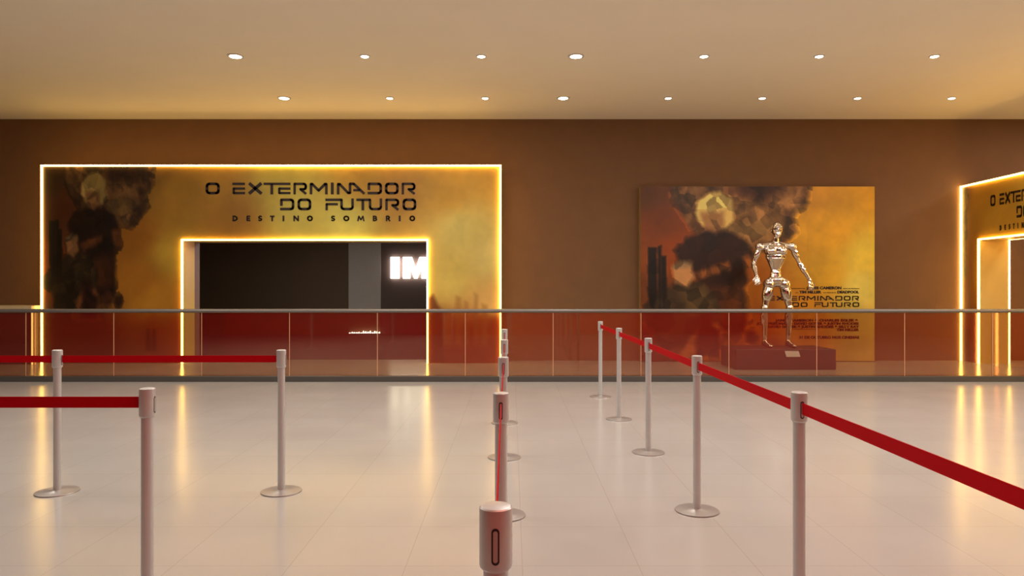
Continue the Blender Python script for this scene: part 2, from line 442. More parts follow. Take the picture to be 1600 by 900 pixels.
def title_strokes():
    """strokes of the three title words in photo pixels of the left portal: (points, width, closed)"""
    out = []; W = 4.0; h = W/2
    T, Bt = 285.3 + h, 303.7 - h
    def O(x0, x1, T, Bt): out.append((rect_loop(x0+h, x1-h, T, Bt, 3.4), W, True))
    def D(x0, x1, T, Bt):
        out.append(([(x0+h, T+9.5), (x0+h, T), (x1-h-3, T), (x1-h-.9, T+.9), (x1-h, T+3), (x1-h, Bt-3), (x1-h-.9, Bt-.9), (x1-h-3, Bt), (x0, Bt)], W, False))
    def R(x0, x1, T, Bt):
        out.append(([(x0+h, Bt+h), (x0+h, T), (x1-h-3, T), (x1-h-.9, T+.9), (x1-h, T+3), (x1-h, T+5), (x1-h-.9, T+7.6), (x1-h-3, T+8.4), (x0+11, T+8.4), (x1-1.5, Bt+1.4)], W-.3, False))
    O(321.5, 343.5, T, Bt)
    out.append(([(363.3, T), (383, T)], W-.3, False))
    out.append(([(383, T+7.4), (365.3, T+7.4), (365.3, Bt), (383, Bt)], W-.5, False))
    out.append(([(389.4, T-1), (408.8, Bt+1)], W+.9, False)); out.append(([(408.6, T-1), (389.2, Bt+1)], W+.9, False))
    out.append(([(412, T), (454, T)], W-.4, False)); out.append(([(424.8, T), (424.8, Bt+h)], W+.3, False))
    out.append(([(454, T+7.4), (436.5, T+7.4), (436.5, Bt), (454, Bt)], W-.5, False))
    R(458.5, 480, T, Bt)
    out.append(([(486, Bt+h), (486, T+.3), (488, T+.3), (498, Bt-4), (508, T+.3), (510, T+.3), (510, Bt+h)], W, False))
    out.append(([(519.3, T-h), (519.3, Bt+h)], W+.4, False))
    out.append(([(528.5, Bt+h), (528.5, T+.5), (531, T+.5), (544, Bt-.3), (547, Bt-.3), (547, T), (553, T), (569.5, Bt+1.2)], W, False))
    out.append(([(552, Bt-4.6), (563, Bt-4.6)], W-.6, False))
    D(574.5, 597, T, Bt); O(601.5, 623, T, Bt); R(627.5, 649.5, T, Bt)
    T, Bt = 310.2 + h, 328.6 - h
    D(437.8, 460, T, Bt); O(465, 486.5, T, Bt)
    out.append(([(508.5, T), (533.8, T), (533.8, Bt-3), (534.8, Bt-.9), (537, Bt), (547.8, Bt), (550, Bt-.9), (551, Bt-3), (551, T-h)], W-.2, False))
    out.append(([(528, T+6.8), (510.5, T+6.8), (510.5, Bt+h)], W-.4, False))
    out.append(([(557, T), (578.3, T), (578.3, Bt-3), (579.2, Bt-.9), (581.3, Bt), (592, Bt), (594.3, Bt-.9), (595.2, Bt-3), (595.2, T-h)], W-.2, False))
    out.append(([(567, T), (567, Bt+h)], W+.2, False))
    R(602, 624, T, Bt); O(629, 650.5, T, Bt)
    return out

def subtitle_strokes():
    out = []; T, Bt = 336.9, 345.7; w = 2.3; h = w/2
    def st(p, ww=w, closed=False): out.append((p, ww, closed))
    t, b = T+h, Bt-h; m = (T+Bt)/2
    def O(x0, x1):
        cx, cy, rx, ry = (x0+x1)/2, m, (x1-x0)/2-h, (Bt-T)/2-h
        st([(cx+rx*math.cos(2*PI*k/16), cy+ry*math.sin(2*PI*k/16)) for k in range(16)], w, True)
    def E(x): st([(x+6, t), (x+h, t), (x+h, b), (x+6, b)]); st([(x+h, m), (x+5.4, m)], 2.0)
    def I(x): st([(x+1.5, T), (x+1.5, Bt)], 2.9)
    def Sx(x): st([(x+6, t+.6), (x+4.3, t), (x+2.4, t), (x+1.2, t+1.6), (x+2, m-.3), (x+4.8, m+.5), (x+5.7, b-1.6), (x+4.2, b), (x+2.2, b), (x+.6, b-.8)], 2.1)
    def R(x): st([(x+h, Bt), (x+h, t), (x+4.3, t), (x+5.6, t+1.7), (x+4.3, m+.4), (x+2, m+.4)]); st([(x+3.4, m+.4), (x+6.7, Bt)], 2.4)
    st([(364.6, T), (364.6, Bt)]); st([(364.6, t), (367.6, t), (370.3, m-1.4), (370.3, m+1.4), (367.6, b), (364.6, b)])
    E(385.3); Sx(403.3); st([(422, t), (429, t)]); st([(425.5, t), (425.5, Bt)], 2.5); I(441.5)
    st([(459.7, Bt), (459.7, T)]); st([(459.7, T+1), (466.1, Bt-1)], 2.6); st([(466.1, T), (466.1, Bt)])
    O(479.8, 489); Sx(517.2); O(536.5, 546)
    st([(559.2, Bt), (560.8, t), (564, Bt-2.4), (567.2, t), (568.8, Bt)], 2.2)
    st([(583.7, T), (583.7, Bt)]); st([(583.7, t), (587, t), (588.2, t+1.6), (587, m), (584, m)], 2.0); st([(587, m), (588.8, b-1.8), (587, b), (583.7, b)], 2.0)
    R(602.9); I(623.1); O(639.8, 648.8)
    return out

def lettering(name, strokes, place, th, mat, parent):
    """one part per letter (joined letters of the logo stay one piece)"""
    bbs = []
    for pts, w_, c_ in strokes:
        xs = [p[0] for p in pts]; ys = [p[1] for p in pts]
        bbs.append([min(xs) - w_*.4, max(xs) + w_*.4, min(ys) - w_*.4, max(ys) + w_*.4])
    grp = list(range(len(strokes)))
    for a in range(len(strokes)):
        for b in range(a + 1, len(strokes)):
            A, Bb = bbs[a], bbs[b]
            if A[0] < Bb[1] and Bb[0] < A[1] and abs((A[2]+A[3])/2 - (Bb[2]+Bb[3])/2) < 12:
                ga, gb = grp[a], grp[b]; grp = [ga if q == gb else q for q in grp]
    for gid in sorted(set(grp)):
        bm = B()
        for k, (pts, w_, c_) in enumerate(strokes):
            if grp[k] == gid: seg_boxes(bm, pts, w_, place, th, c_)
        rel(obj(name, bm, mat, parent), parent)

def text_mesh(name, body, size_h, mat, parent, loc, align='RIGHT', width=None, bold=0.0, depth=0.004, rot=(PI/2, 0, 0), fit_x=None):
    """built-in font, turned into a plain mesh of cap height size_h"""
    cu = bpy.data.curves.new(name, 'FONT'); cu.body = body; cu.size = size_h / 0.70
    cu.align_x = align; cu.extrude = depth; cu.offset = bold; cu.resolution_u = 3
    t = bpy.data.objects.new(name + '_tmp', cu); C.objects.link(t)
    bpy.context.view_layer.update()
    dg = bpy.context.evaluated_depsgraph_get()
    me = bpy.data.meshes.new_from_object(t.evaluated_get(dg)); me.name = name
    bpy.data.objects.remove(t)
    xs = [v.co.x for v in me.vertices]
    if width and xs:
        k = width / (max(xs) - min(xs))
        for v in me.vertices: v.co.x *= k
    me.materials.clear(); me.materials.append(mat)
    o = bpy.data.objects.new(name, me); C.objects.link(o); o.parent = parent
    o.location = loc; o.rotation_euler = rot
    return o

# ------------------------------------------------------------------ left entrance portal
X0, X1, ZT = PX(66, DP), PX(782, DP), PZ(259, DP)
po = thing('entrance_portal', 'wide golden entrance portal with black title lettering around the dark doorway', 'portal', ((X0+X1)/2, DP + 0.25, 0))
bm = B()
box(bm, X0, OX0, DP + 0.01, YW - 0.003, 0, ZT); box(bm, OX1, X1, DP + 0.01, YW - 0.003, 0, ZT); box(bm, OX0, OX1, DP + 0.01, YW - 0.003, OZ, ZT)
rel(obj('body', bm, M['portal_body'], po), po)
bm = B()
box(bm, OX0 - .001, OX0 + 0.01, DP, YW - 0.003, 0, OZ); box(bm, OX1 - 0.01, OX1 + .001, DP, YW - 0.003, 0, OZ); box(bm, OX0 + .01, OX1 - .01, DP, YW - 0.003, OZ - 0.01, OZ + .001)
rel(obj('lining', bm, M['jamb'], po), po)
ox0p, ox1p, ozp = CX + OX0*F/DP, CX + OX1*F/DP, CY - (OZ - EYE)*F/DP
y_floor = CY + EYE*F/DP
us = lines(66, 782, 1.6, (ox0p, ox1p)); vs = lines(259, y_floor, 1.6, (ozp,))
g = printed_grid('printed_panel', us, vs, lambda u, v: (PX(u, DP), DP, PZ(v, DP)), paint_portal,
                 skip=lambda u, v: ox0p < u < ox1p and v > ozp, gain=1.15, parent=po)
rel(g, po)
pl = lambda u, v, t: (PX(u, DP), DP - 0.002 - t, PZ(v, DP))
lettering('title_letter', title_strokes(), pl, 0.006, M['letters'], po)
lettering('subtitle_letter', subtitle_strokes(), pl, 0.006, M['letters'], po)
def led_run(parent, runs):
    for r in runs:
        bm = B(); box(bm, *r); o = obj('light_strip', bm, M['led'], parent); rel(o, parent)
w = 0.0135
ly0, ly1 = DP - 0.03, DP - 0.001
led_run(po, [
    (X0 - w, X0 + w, ly0, ly1, 0.0, ZT + w), (X1 - w, X1 + w, ly0, ly1, 0.0, ZT + w), (X0 + w, X1 - w, ly0, ly1, ZT - w, ZT + w),
    (OX0 - w, OX0 + w, ly0, ly1, 0.0, OZ + w), (OX1 - w, OX1 + w, ly0, ly1, 0.0, OZ + w), (OX0 + w, OX1 - w, ly0, ly1, OZ - w, OZ + w)])

# ------------------------------------------------------------------ right entrance portal (faces left)
PXR = 8.93; PT = 0.55; ZR = 3.45
YN0, YN1 = 8.2, 13.99        # near and far ends
OY0, OY1, OZR = 8.75, 13.45, 2.37
pr = thing('entrance_portal', 'golden entrance portal standing out at the right edge, seen edge-on, second doorway', 'portal', (PXR + PT/2, (YN0 + YN1)/2, 0))
bm = B()
e = 0.01
box(bm, PXR + e, PXR + PT, OY1, YN1, 0, ZR); box(bm, PXR + e, PXR + PT, YN0, OY0, 0, ZR); box(bm, PXR + e, PXR + PT, OY0, OY1, OZR, ZR)
rel(obj('body', bm, M['portal_body'], pr), pr)
bm = B()
box(bm, PXR, PXR + PT, OY1 - 0.01, OY1 + .001, 0, OZR); box(bm, PXR, PXR + PT, OY0 - .001, OY0 + 0.01, 0, OZR); box(bm, PXR, PXR + PT, OY0 + .01, OY1 - .01, OZR - 0.01, OZR + .001)
rel(obj('lining', bm, M['jamb'], pr), pr)
# paint coords: u = 100 px per metre from the far edge; v as in the photo scale of z
vz = lambda v: (568 - v) * ZR / 290.0
us = lines(0, (YN1 - YN0)*100, 2.5, ((YN1-OY1)*100, (YN1-OY0)*100)); vs = lines(278, 568, 2.0, (568 - OZR*290/ZR,))
g = printed_grid('printed_panel', us, vs, lambda u, v: (PXR, YN1 - u/100.0, vz(v)), paint_side,
                 skip=lambda u, v: OY0 < YN1 - u/100.0 < OY1 and vz(v) < OZR, gain=1.0, parent=pr)
rel(g, pr)
def pls(u, v, t):
    z = PZ(v, DP) * 0.915
    return (PXR - 0.002 - t, 13.13 - (u - 321.5) * DP / F * 0.476, z)
lettering('title_letter', title_strokes(), pls, 0.006, M['letters'], pr)
lettering('subtitle_letter', subtitle_strokes(), pls, 0.006, M['letters'], pr)
xa, xb = PXR - 0.03, PXR - 0.001
led_run(pr, [
    (xa, xb, YN1 - 2*w, YN1, 0, ZR + w), (xa, xb, YN0 - w, YN0 + w, 0, ZR + w), (xa, xb, YN0 + w, YN1 - 2*w, ZR - w, ZR + w),
    (xa, xb, OY1 - w, OY1 + w, 0, OZR + w), (xa, xb, OY0 - w, OY0 + w, 0, OZR + w), (xa, xb, OY0 + w, OY1 - w, OZR - w, OZR + w),
    (PXR + PT, PXR + PT + 0.03, OY1 - w, OY1 + w, 0, OZR + w), (PXR + PT, PXR + PT + 0.03, OY0 + w, OY1 - w, OZR - w, OZR + w)])

# ------------------------------------------------------------------ large poster on the far wall
DQ = 13.8
bx0, bx1, bz1 = PX(1001, DQ), PX(1366.5, DQ), PZ(291.5, DQ)
bp = thing('film_poster', 'big golden film poster panel on the brown wall behind the chrome figure', 'poster', ((bx0+bx1)/2, DQ + 0.1, 0))
bm = B(); box(bm, bx0, bx1, DQ + 0.002, YW - 0.003, 0.01, bz1)
rel(obj('panel_body', bm, M['portal_body'], bp), bp)
g = printed_grid('printed_panel', lines(1001, 1366.5, 1.2), lines(291.5, CY + (EYE - .01)*F/DQ, 1.2),
                 lambda u, v: (PX(u, DQ), DQ, PZ(v, DQ)), paint_poster, gain=1.05, parent=bp)
rel(g, bp)
def plq(u, v, t):
    # portal title scaled onto the poster
    uu = 1342 + (u - 649.5) * 0.493
    vv = 462.3 + (v - 285.3) * 0.40
    return (PX(uu, DQ), DQ - 0.002 - t, PZ(vv, DQ))
lettering('title_letter', title_strokes()[1:], plq, 0.004, M['letters'], bp)
def ptext(body, x0, x1, ybase, hpx, bold=0.004, mat='letters', name='credit_lettering'):
    o = text_mesh(name, body, hpx*DQ/F, M[mat], bp, (0, 0, 0), 'LEFT', (x1-x0)*DQ/F, bold=bold, depth=0.002)
    o.location = (PX(x0, DQ) - bp.location.x, DQ - 0.004 - bp.location.y, PZ(ybase, DQ))
    return o
ptext('JAMES CAMERON', 1260.5, 1315.5, 451.8, 4.0)
ptext('PRODUZIDO POR', 1236, 1258, 451.6, 1.5, 0, 'credit'); ptext('DIRETOR PREMIADO', 1317, 1342.5, 451.6, 1.5, 0, 'credit')
ptext('TIM MILLER', 1249, 1283.5, 458.2, 3.8); ptext('DEADPOOL', 1308, 1342, 458.2, 3.8)
ptext('DE', 1242.5, 1247, 458, 1.6, 0, 'credit'); ptext('DO DIRETOR DE', 1286, 1306, 458, 1.6, 0, 'credit')
ptext('JAMES CAMERON & CHARLES EGLEE &', 1212, 1342.5, 502.2, 3.6)
ptext('JOSH FRIEDMAN & DAVID GOYER & JUSTIN RHODES', 1183, 1342.5, 507.3, 3.6)
ptext('DAVID GOYER & JUSTIN RHODES & BILLY RAY', 1199, 1342.5, 512.2, 3.5)
ptext('TIM MILLER', 1307, 1342.5, 516.9, 3.4)
ptext('31 DE OUTUBRO NOS CINEMAS', 1248.5, 1342.5, 529.0, 3.9)
bm = B(); box(bm, PX(1238, DQ), PX(1279, DQ), DQ - 0.004, DQ - 0.001, PZ(514.8, DQ), PZ(514.3, DQ))
rel(obj('credit_rule', bm, M['letters'], bp), bp)

# ------------------------------------------------------------------ plinth, plaque, chrome figure
PY0, PY1, PH = 12.4, 13.3, 0.36
pn = thing('display_plinth', 'low dark plum box plinth carrying the chrome figure in front of the poster', 'plinth', (4.83, 12.85, 0))
bm = B(); box(bm, 3.945, 5.71, PY0, PY1, 0, PH, bev=0.012)
rel(obj('block', bm, M['plinth'], pn), pn)
bm = B()
ax0, ax1 = PX(1226, PY0), PX(1250.5, PY0)
v = [(ax0, PY0 - 0.004, PZ(548.5, PY0)), (ax1 - 0.03, PY0 - 0.004, PZ(548.5, PY0)), (ax1, PY0 - 0.004, PZ(557.5, PY0)), (ax0 + 0.03, PY0 - 0.004, PZ(557.5, PY0))]
f = [bm.verts.new(p) for p in v]; k = [bm.verts.new((p[0], PY0, p[2])) for p in v]
bm.faces.new(f); bm.faces.new(k[::-1])
for i in range(4): bm.faces.new((f[i], f[(i+1) % 4], k[(i+1) % 4], k[i]))
pq = rel(obj('caption_plaque', bm, M['plaque'], pn), pn); pq['label'] = 'small tilted white plaque'

DS = 12.86
def sp(px, py, dy=0.0): return Vector((PX(px, DS), DS + dy, PZ(py, DS)))
bmF = B()
def ell(c, r, rot=None, seg=20):
    m = Matrix.Translation(c) @ (rot or Matrix.Identity(4)) @ Matrix.Diagonal((r[0], r[1], r[2], 1))
    bmesh.ops.create_uvsphere(bmF, u_segments=seg, v_segments=seg*2//3, radius=1, matrix=m)
def cone(a, b, ra, rb, n=16, flat=1.0):
    d = b - a; L_ = d.length
    q = d.to_track_quat('Z', 'Y').to_matrix().to_4x4()
    m = Matrix.Translation((a + b) / 2) @ q @ Matrix.Diagonal((1, flat, 1, 1))
    bmesh.ops.create_cone(bmF, cap_ends=True, segments=n, radius1=ra, radius2=rb, depth=L_, matrix=m)
def limb(pts, rs):
    for k, (a, b) in enumerate(zip(pts, pts[1:])):
        cone(a, b, rs[k][1], rs[k+1][0])
    for p, r in zip(pts, rs): ell(p, (r[2],)*3, seg=14)
# torso: ribcage with a raised breast plate, slim waist, pelvis
ell(sp(1212, 389), (.215, .135, .150)); ell(sp(1212, 399), (.185, .125, .120))
ell(sp(1204, 391, -.07), (.095, .075, .085)); ell(sp(1220, 391, -.07), (.095, .075, .085))
cone(sp(1212, 418), sp(1212, 402), .095, .165, 20, .8)
cone(sp(1212, 430), sp(1212, 418), .105, .085, 20, .85)
ell(sp(1212, 424), (.10, .085, .035))
ell(sp(1213, 436), (.175, .115, .090)); ell(sp(1213, 441), (.10, .10, .075))
# shoulder girdle, neck, head
cone(sp(1212, 379), sp(1190, 383), .055, .060); cone(sp(1212, 379), sp(1235, 383), .055, .060)
cone(sp(1212, 381), sp(1212, 369, -.02), .062, .050, 18)
ell(sp(1213, 356, -.02), (.100, .120, .128)); ell(sp(1213, 363.5, -.055), (.068, .075, .072))
cone(sp(1213, 356.0, -.135), sp(1213, 361, -.160), .008, .020, 8)          # nose ridge
ell(sp(1213, 353.5, -.125), (.075, .022, .012))                            # brow
ell(sp(1213, 365.5, -.128), (.030, .012, .008))                            # mouth
ell(sp(1204.5, 358), (.014, .024, .032)); ell(sp(1221.5, 358), (.014, .024, .032))
# arms: ball joints at shoulder, elbow and wrist
LAs = [sp(1187, 384), sp(1178.5, 410, .03), sp(1177, 430, -.17)]
RAs = [sp(1238, 384), sp(1250.5, 411, .01), sp(1263.5, 436, -.05)]
for P3 in (LAs, RAs):
    limb(P3, [(.066, .058, .082), (.036, .050, .050), (.030, .030, .034)])
    m_ = P3[0].lerp(P3[1], .38); q_ = (P3[1]-P3[0]).to_track_quat('Z', 'Y').to_matrix().to_4x4(); ell(m_, (.062, .062, .13), q_)
    m_ = P3[1].lerp(P3[2], .32); q_ = (P3[2]-P3[1]).to_track_quat('Z', 'Y').to_matrix().to_4x4(); ell(m_, (.052, .050, .11), q_)
# legs: hip, knee and ankle balls, full thighs and calves
for hp, kn, an, toe in ((sp(1202, 442), sp(1194.5, 479, -.02), sp(1196, 532, .03), sp(1197.5, 537.5, -.19)),
                        (sp(1225, 442), sp(1233, 479, -.02), sp(1232.5, 532, .03), sp(1234.5, 537.5, -.19))):
    limb([hp, kn, an], [(.10, .098, .112), (.054, .060, .070), (.038, .03, .050)])
    q_ = (kn-hp).to_track_quat('Z', 'Y').to_matrix().to_4x4(); ell(hp.lerp(kn, .36), (.100, .100, .20), q_)
    q_ = (an-kn).to_track_quat('Z', 'Y').to_matrix().to_4x4(); ell(kn.lerp(an, .30) + Vector((0, .025, 0)), (.074, .078, .17), q_)
    heel = an + Vector((0, .045, -.035)); cone(heel, toe, .046, .042, 14, 1.0); ell(toe, (.046, .075, .030)); ell(heel, (.045, .05, .045)); cone(an, toe.lerp(heel, .4), .042, .05)
def hand(w0, dirv, side):
    d = Vector(dirv).normalized(); s_ = Vector(side); s_ = (s_ - d * s_.dot(d)).normalized(); n = d.cross(s_)
    R3 = Matrix((s_, n, d)).transposed().to_4x4()
    ell(w0 + d*.055, (.048, .022, .062), R3)
    for off, ln in ((-.036, .095), (-.012, .110), (.012, .102), (.035, .080)):
        p0 = w0 + d*.085 + s_*off; p1 = p0 + d*ln*.5 + s_*off*.25; p2 = p1 + d*ln*.3 + n*.018 + s_*off*.1; p3 = p2 + d*ln*.2 + n*.025
        limb([p0, p1, p2, p3], [(.013, .012, .0125), (.012, .011, .0115), (.010, .010, .0105), (.009, .009, .009)])
    t0 = w0 + d*.02 - s_*.030; t1 = t0 + d*.040 - s_*.038; t2 = t1 + d*.045 - s_*.008 + n*.010
    limb([t0, t1, t2], [(.016, .016, .017), (.014, .013, .014), (.010, .010, .011)])
hand(LAs[2], (0.0, -0.40, -0.92), (0.9, -0.3, 0.1))
hand(RAs[2], (0.16, -0.20, -0.96), (-0.9, -0.3, -0.1))
zmin = min(v.co.z for v in bmF.verts)
bmesh.ops.translate(bmF, vec=(0, 0, PH - 0.006 - zmin), verts=bmF.verts)
st_o = obj('chrome_statue', bmF, M['chrome'], smooth=True)
rm = st_o.modifiers.new('fuse', 'REMESH'); rm.mode = 'VOXEL'; rm.voxel_size = 0.0075; rm.use_smooth_shade = True
sm_ = st_o.modifiers.new('soften', 'SMOOTH'); sm_.factor = 0.5; sm_.iterations = 2
bpy.context.view_layer.update()
me2 = bpy.data.meshes.new_from_object(st_o.evaluated_get(bpy.context.evaluated_depsgraph_get()))
st_o.modifiers.clear(); st_o.data = me2
for v in me2.vertices: v.co.z = max(v.co.z, PH + 0.0005)
for p_ in me2.polygons: p_.use_smooth = True
tag(st_o, 'polished chrome standing human figure statue on the low dark plinth', 'statue')

# ------------------------------------------------------------------ glass balustrade
YG = 10.85
zt0, zt1 = 1.06, 1.115
JX = [PX(1001.5 + 137.25*k, YG) for k in range(-9, 6)]
XE = 8.86
br_ = thing('glass_balustrade', 'long red tinted glass railing with grey steel handrail in front of the posters', 'railing', (0, YG, 0))
segx = [x for x in [-12.98] + [x for x in JX if -12.9 < x < XE - .1] + [XE]]
for i in range(len(segx) - 1):
    bm = B(); box(bm, segx[i] + 0.005, segx[i+1] - 0.005, -0.006, 0.006, 0.085, zt0 - 0.001)
    obj('glass_panel', bm, M['glass'], br_)
for x in segx[1:-1]:
    bm = B(); box(bm, x - 0.004, x + 0.004, -0.0065, 0.0065, 0.085, zt0 - 0.001)
    obj('glass_joint', bm, M['joint'], br_)
bm = B()
prof = [(0.032*math.cos(a), (zt0+zt1)/2 + 0.030*math.sin(a)) for a in [2*PI*k/16 for k in range(16)]]
a = [bm.verts.new((-12.98, y, z)) for y, z in prof]; b = [bm.verts.new((XE, y, z)) for y, z in prof]
for k in range(16): bm.faces.new((a[k], a[(k+1) % 16], b[(k+1) % 16], b[k]))
bm.faces.new(a); bm.faces.new(b[::-1])
shade(obj('handrail', bm, M['rail'], br_), 60)
bm = B(); box(bm, -12.98, XE, -0.05, 0.05, 0, 0.085, bev=0.006)
obj('base_channel', bm, M['channel'], br_)

# ------------------------------------------------------------------ low counter left of the portal
CX1 = X0 - 0.06
cn = thing('low_counter', 'low dark counter with glowing edges at far left beside the golden portal', 'counter', (-10.6, 13.6, 0))
def cpart(name, args, mat, bev=0):
    bm = B(); box(bm, *args, bev=bev); return rel(obj(name, bm, mat, cn), cn)
cpart('body', (-12.2, CX1, 13.3, 13.98, 0.0, 1.03), M['counter_dark'])
cpart('top', (-12.2, CX1, 13.27, 13.99, 1.03, 1.105), M['counter_top'])
cpart('light_strip', (PX(50.6, 13.3) - .012, PX(50.6, 13.3) + .012, 13.285, 13.3, 0.0, 1.03), M['led_dim'])
cpart('light_strip', (PX(55.5, 13.3) - .008, PX(55.5, 13.3) + .008, 13.285, 13.3, 0.0, 1.03), M['led_faint'])

# ------------------------------------------------------------------ sign in the corridor
ISZ0, ISZ1 = PZ(435, YC), PZ(402, YC)
sg = thing('wall_sign', 'glowing white block-letter sign on the brown corridor wall beyond the doorway', 'sign', (PX(640, YC), YC - 0.05, ISZ0))
Hs = ISZ1 - ISZ0
mpx = YC / F
def letter(strokes_polys, x0):
    bm = B()
    for poly in strokes_polys:
        f = [bm.verts.new(((x0 + u)*mpx, -0.04, vv*Hs)) for u, vv in poly]; k = [bm.verts.new(((x0 + u)*mpx, 0.045, vv*Hs)) for u, vv in poly]
        bm.faces.new(f); bm.faces.new(k[::-1])
        for i in range(len(f)):
            j = (i+1) % len(f); bm.faces.new((f[i], f[j], k[j], k[i]))
    return obj('letter', bm, M['sign'], sg)
letter([[(0,0),(13.5,0),(13.5,1),(0,1)]], 611 - 640)
letter([[(0,0),(0,1),(14,1),(20,.45),(26,1),(40,1),(40,0),(29,0),(29,.58),(22.5,0),(17.5,0),(11,.58),(11,0)]], 630 - 640)
letter([[(0,0),(11,0),(21,.82),(26,1),(15,1)],[(41,0),(30,0),(20.5,.82),(15,1),(26,1)],[(10,.18),(31,.18),(28,.40),(13,.40)]], 674 - 640)
letter([[(0,0),(13,0),(38,1),(25,1)],[(38,0),(25,0),(0,1),(13,1)]], 717 - 640)

# added glowing bar that imitates a sparkle of light on the corridor floor
fl = thing('floor_sparkle', 'white glowing bar added for the sparkle at the foot of the grey corridor wall', 'light', ((PX(546, YC)+PX(596, YC))/2, YC - 0.12, 0.006))
bm = B(); box(bm, -0.49, 0.49, -0.05, 0.05, 0, 0.05); obj('sparkle_bar', bm, M['channel'], fl)
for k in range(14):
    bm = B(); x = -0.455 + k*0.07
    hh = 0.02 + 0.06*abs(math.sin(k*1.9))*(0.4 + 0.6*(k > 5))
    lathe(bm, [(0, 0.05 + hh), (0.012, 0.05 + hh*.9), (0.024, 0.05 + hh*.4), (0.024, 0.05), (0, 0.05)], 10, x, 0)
    obj('sparkle_bead', bm, M['sign'], fl, smooth=True)

# ------------------------------------------------------------------ downlights
rows = [(10.2, [368, 570, 752, 900, 1100, 1280, 1460]), (12.44, [444, 609, 758, 880, 1044, 1191, 1340, 1487])]
colnames = ['above the left part of the golden portal', 'above the title lettering', 'above the portal right end', 'left above the brown wall between portal and poster',
            'above the left part of the poster', 'above the right part of the poster', 'beyond the poster', 'at the right end']
bm0 = B(); lathe(bm0, [(0.052, ZC - 0.0005 - ZC), (0.075, -0.0005), (0.075, -0.008), (0.055, -0.012), (0.052, -0.004)], 28)
ring_me = None
cols = [-4.02, -2.15, -0.46, 0.92, 2.77, 4.43, 6.11, 7.77]
nth = ['first', 'second', 'third', 'fourth', 'fifth', 'sixth', 'seventh', 'eighth']
first = None
for ri, (d, pxs) in enumerate(rows):
    for ci, px in enumerate(pxs):
        x = PX(px, d)
        lab = '%s round downlight from the left in the %s ceiling row' % (nth[ci], 'nearer' if ri == 0 else 'farther')
        t = thing('ceiling_downlight', lab, 'ceiling light', (x, d, ZC), 'round downlights in two rows on the ceiling')
        if first is None:
            r = obj('trim_ring', bm0, M['lamp_ring'], t)
            bm = B(); lathe(bm, [(0, -0.018), (0.035, -0.018), (0.058, -0.006), (0.058, 0.0), (0, 0.0)], 24)
            l = obj('lens', bm, M['lamp'], t, smooth=True); first = (r, l)
        else:
            for src in first:
                c = src.copy(); C.objects.link(c); c.parent = t
        sz = 1.0
        if (ri == 0 and ci in (0, 3)) or (ri == 1 and ci in (0, 3)): sz = 1.55
        for c in C.objects:
            if c.parent == t: c.scale = (sz, sz, 1)

# ------------------------------------------------------------------ stanchions
def make_stanchion():
    t = thing('queue_stanchion', '', 'stanchion')
    bm = B(); lathe(bm, [(0, 0.0), (0.138, 0.0), (0.140, 0.003), (0.138, 0.008), (0.120, 0.0115), (0.034, 0.014), (0.028, 0.018), (0, 0.018)], 56)
    shade(obj('base', bm, M['post_base'], t), 40)
    bm = B(); lathe(bm, [(0.0, 0.016), (0.025, 0.016), (0.025, 0.880), (0, 0.880)], 36)
    shade(obj('post', bm, M['post'], t), 40)
    bm = B(); lathe(bm, [(0, 0.873), (0.026, 0.873), (0.0318, 0.879), (0.033, 0.884), (0.033, 0.992), (0.0325, 0.996), (0.030, 0.9985), (0.026, 0.9995), (0, 1.0)], 48)
    h = shade(obj('head', bm, M['post'], t), 30)
    return t, h
slot_cache = {}
def slot_obj(ang, parent):
    def curved(hw, hh, r, mat, name, z0=0.928):
        # rounded slot bent round the head
        bm = B(); pts = []
        n = 8; rr = hw
        for k in range(n + 1): a = PI*k/n; pts.append((rr*math.cos(a), hh - rr + rr*math.sin(a)))
        for k in range(n + 1): a = PI + PI*k/n; pts.append((rr*math.cos(a), -hh + rr + rr*math.sin(a)))
        c = bm.verts.new((0, -r, z0))
        vs_ = [bm.verts.new((r*math.sin(u/r), -r*math.cos(u/r), z0 + v_)) for u, v_ in pts]
        for k in range(len(vs_)): bm.faces.new((c, vs_[k], vs_[(k+1) % len(vs_)]))
        o = obj(name, bm, mat, parent, smooth=True); o.rotation_euler = (0, 0, ang)
        return o
    a = curved(0.0080, 0.036, 0.0336, M['slot'], 'slot')
    b = curved(0.0046, 0.031, 0.0339, M['slot_inner'], 'slot_plate')
    b.parent = a; b.rotation_euler = (0, 0, 0)
    return a
def dup(root, loc, label, group=None):
    r = root.copy(); C.objects.link(r); r.location = loc; r['label'] = label
    if group: r['group'] = group
    for ch in [o for o in list(C.objects) if o.parent == root]:
        c = ch.copy(); C.objects.link(c); c.parent = r
        for gch in [o for o in list(C.objects) if o.parent == ch]:
            g_ = gch.copy(); C.objects.link(g_); g_.parent = c
    return r

s0, _h = make_stanchion()
slot_obj(0, s0); slot_obj(PI, s0)          # slots facing the camera and away
s1, _h = make_stanchion()
slot_obj(PI/2, s1); slot_obj(-PI/2, s1)    # slots facing right and left

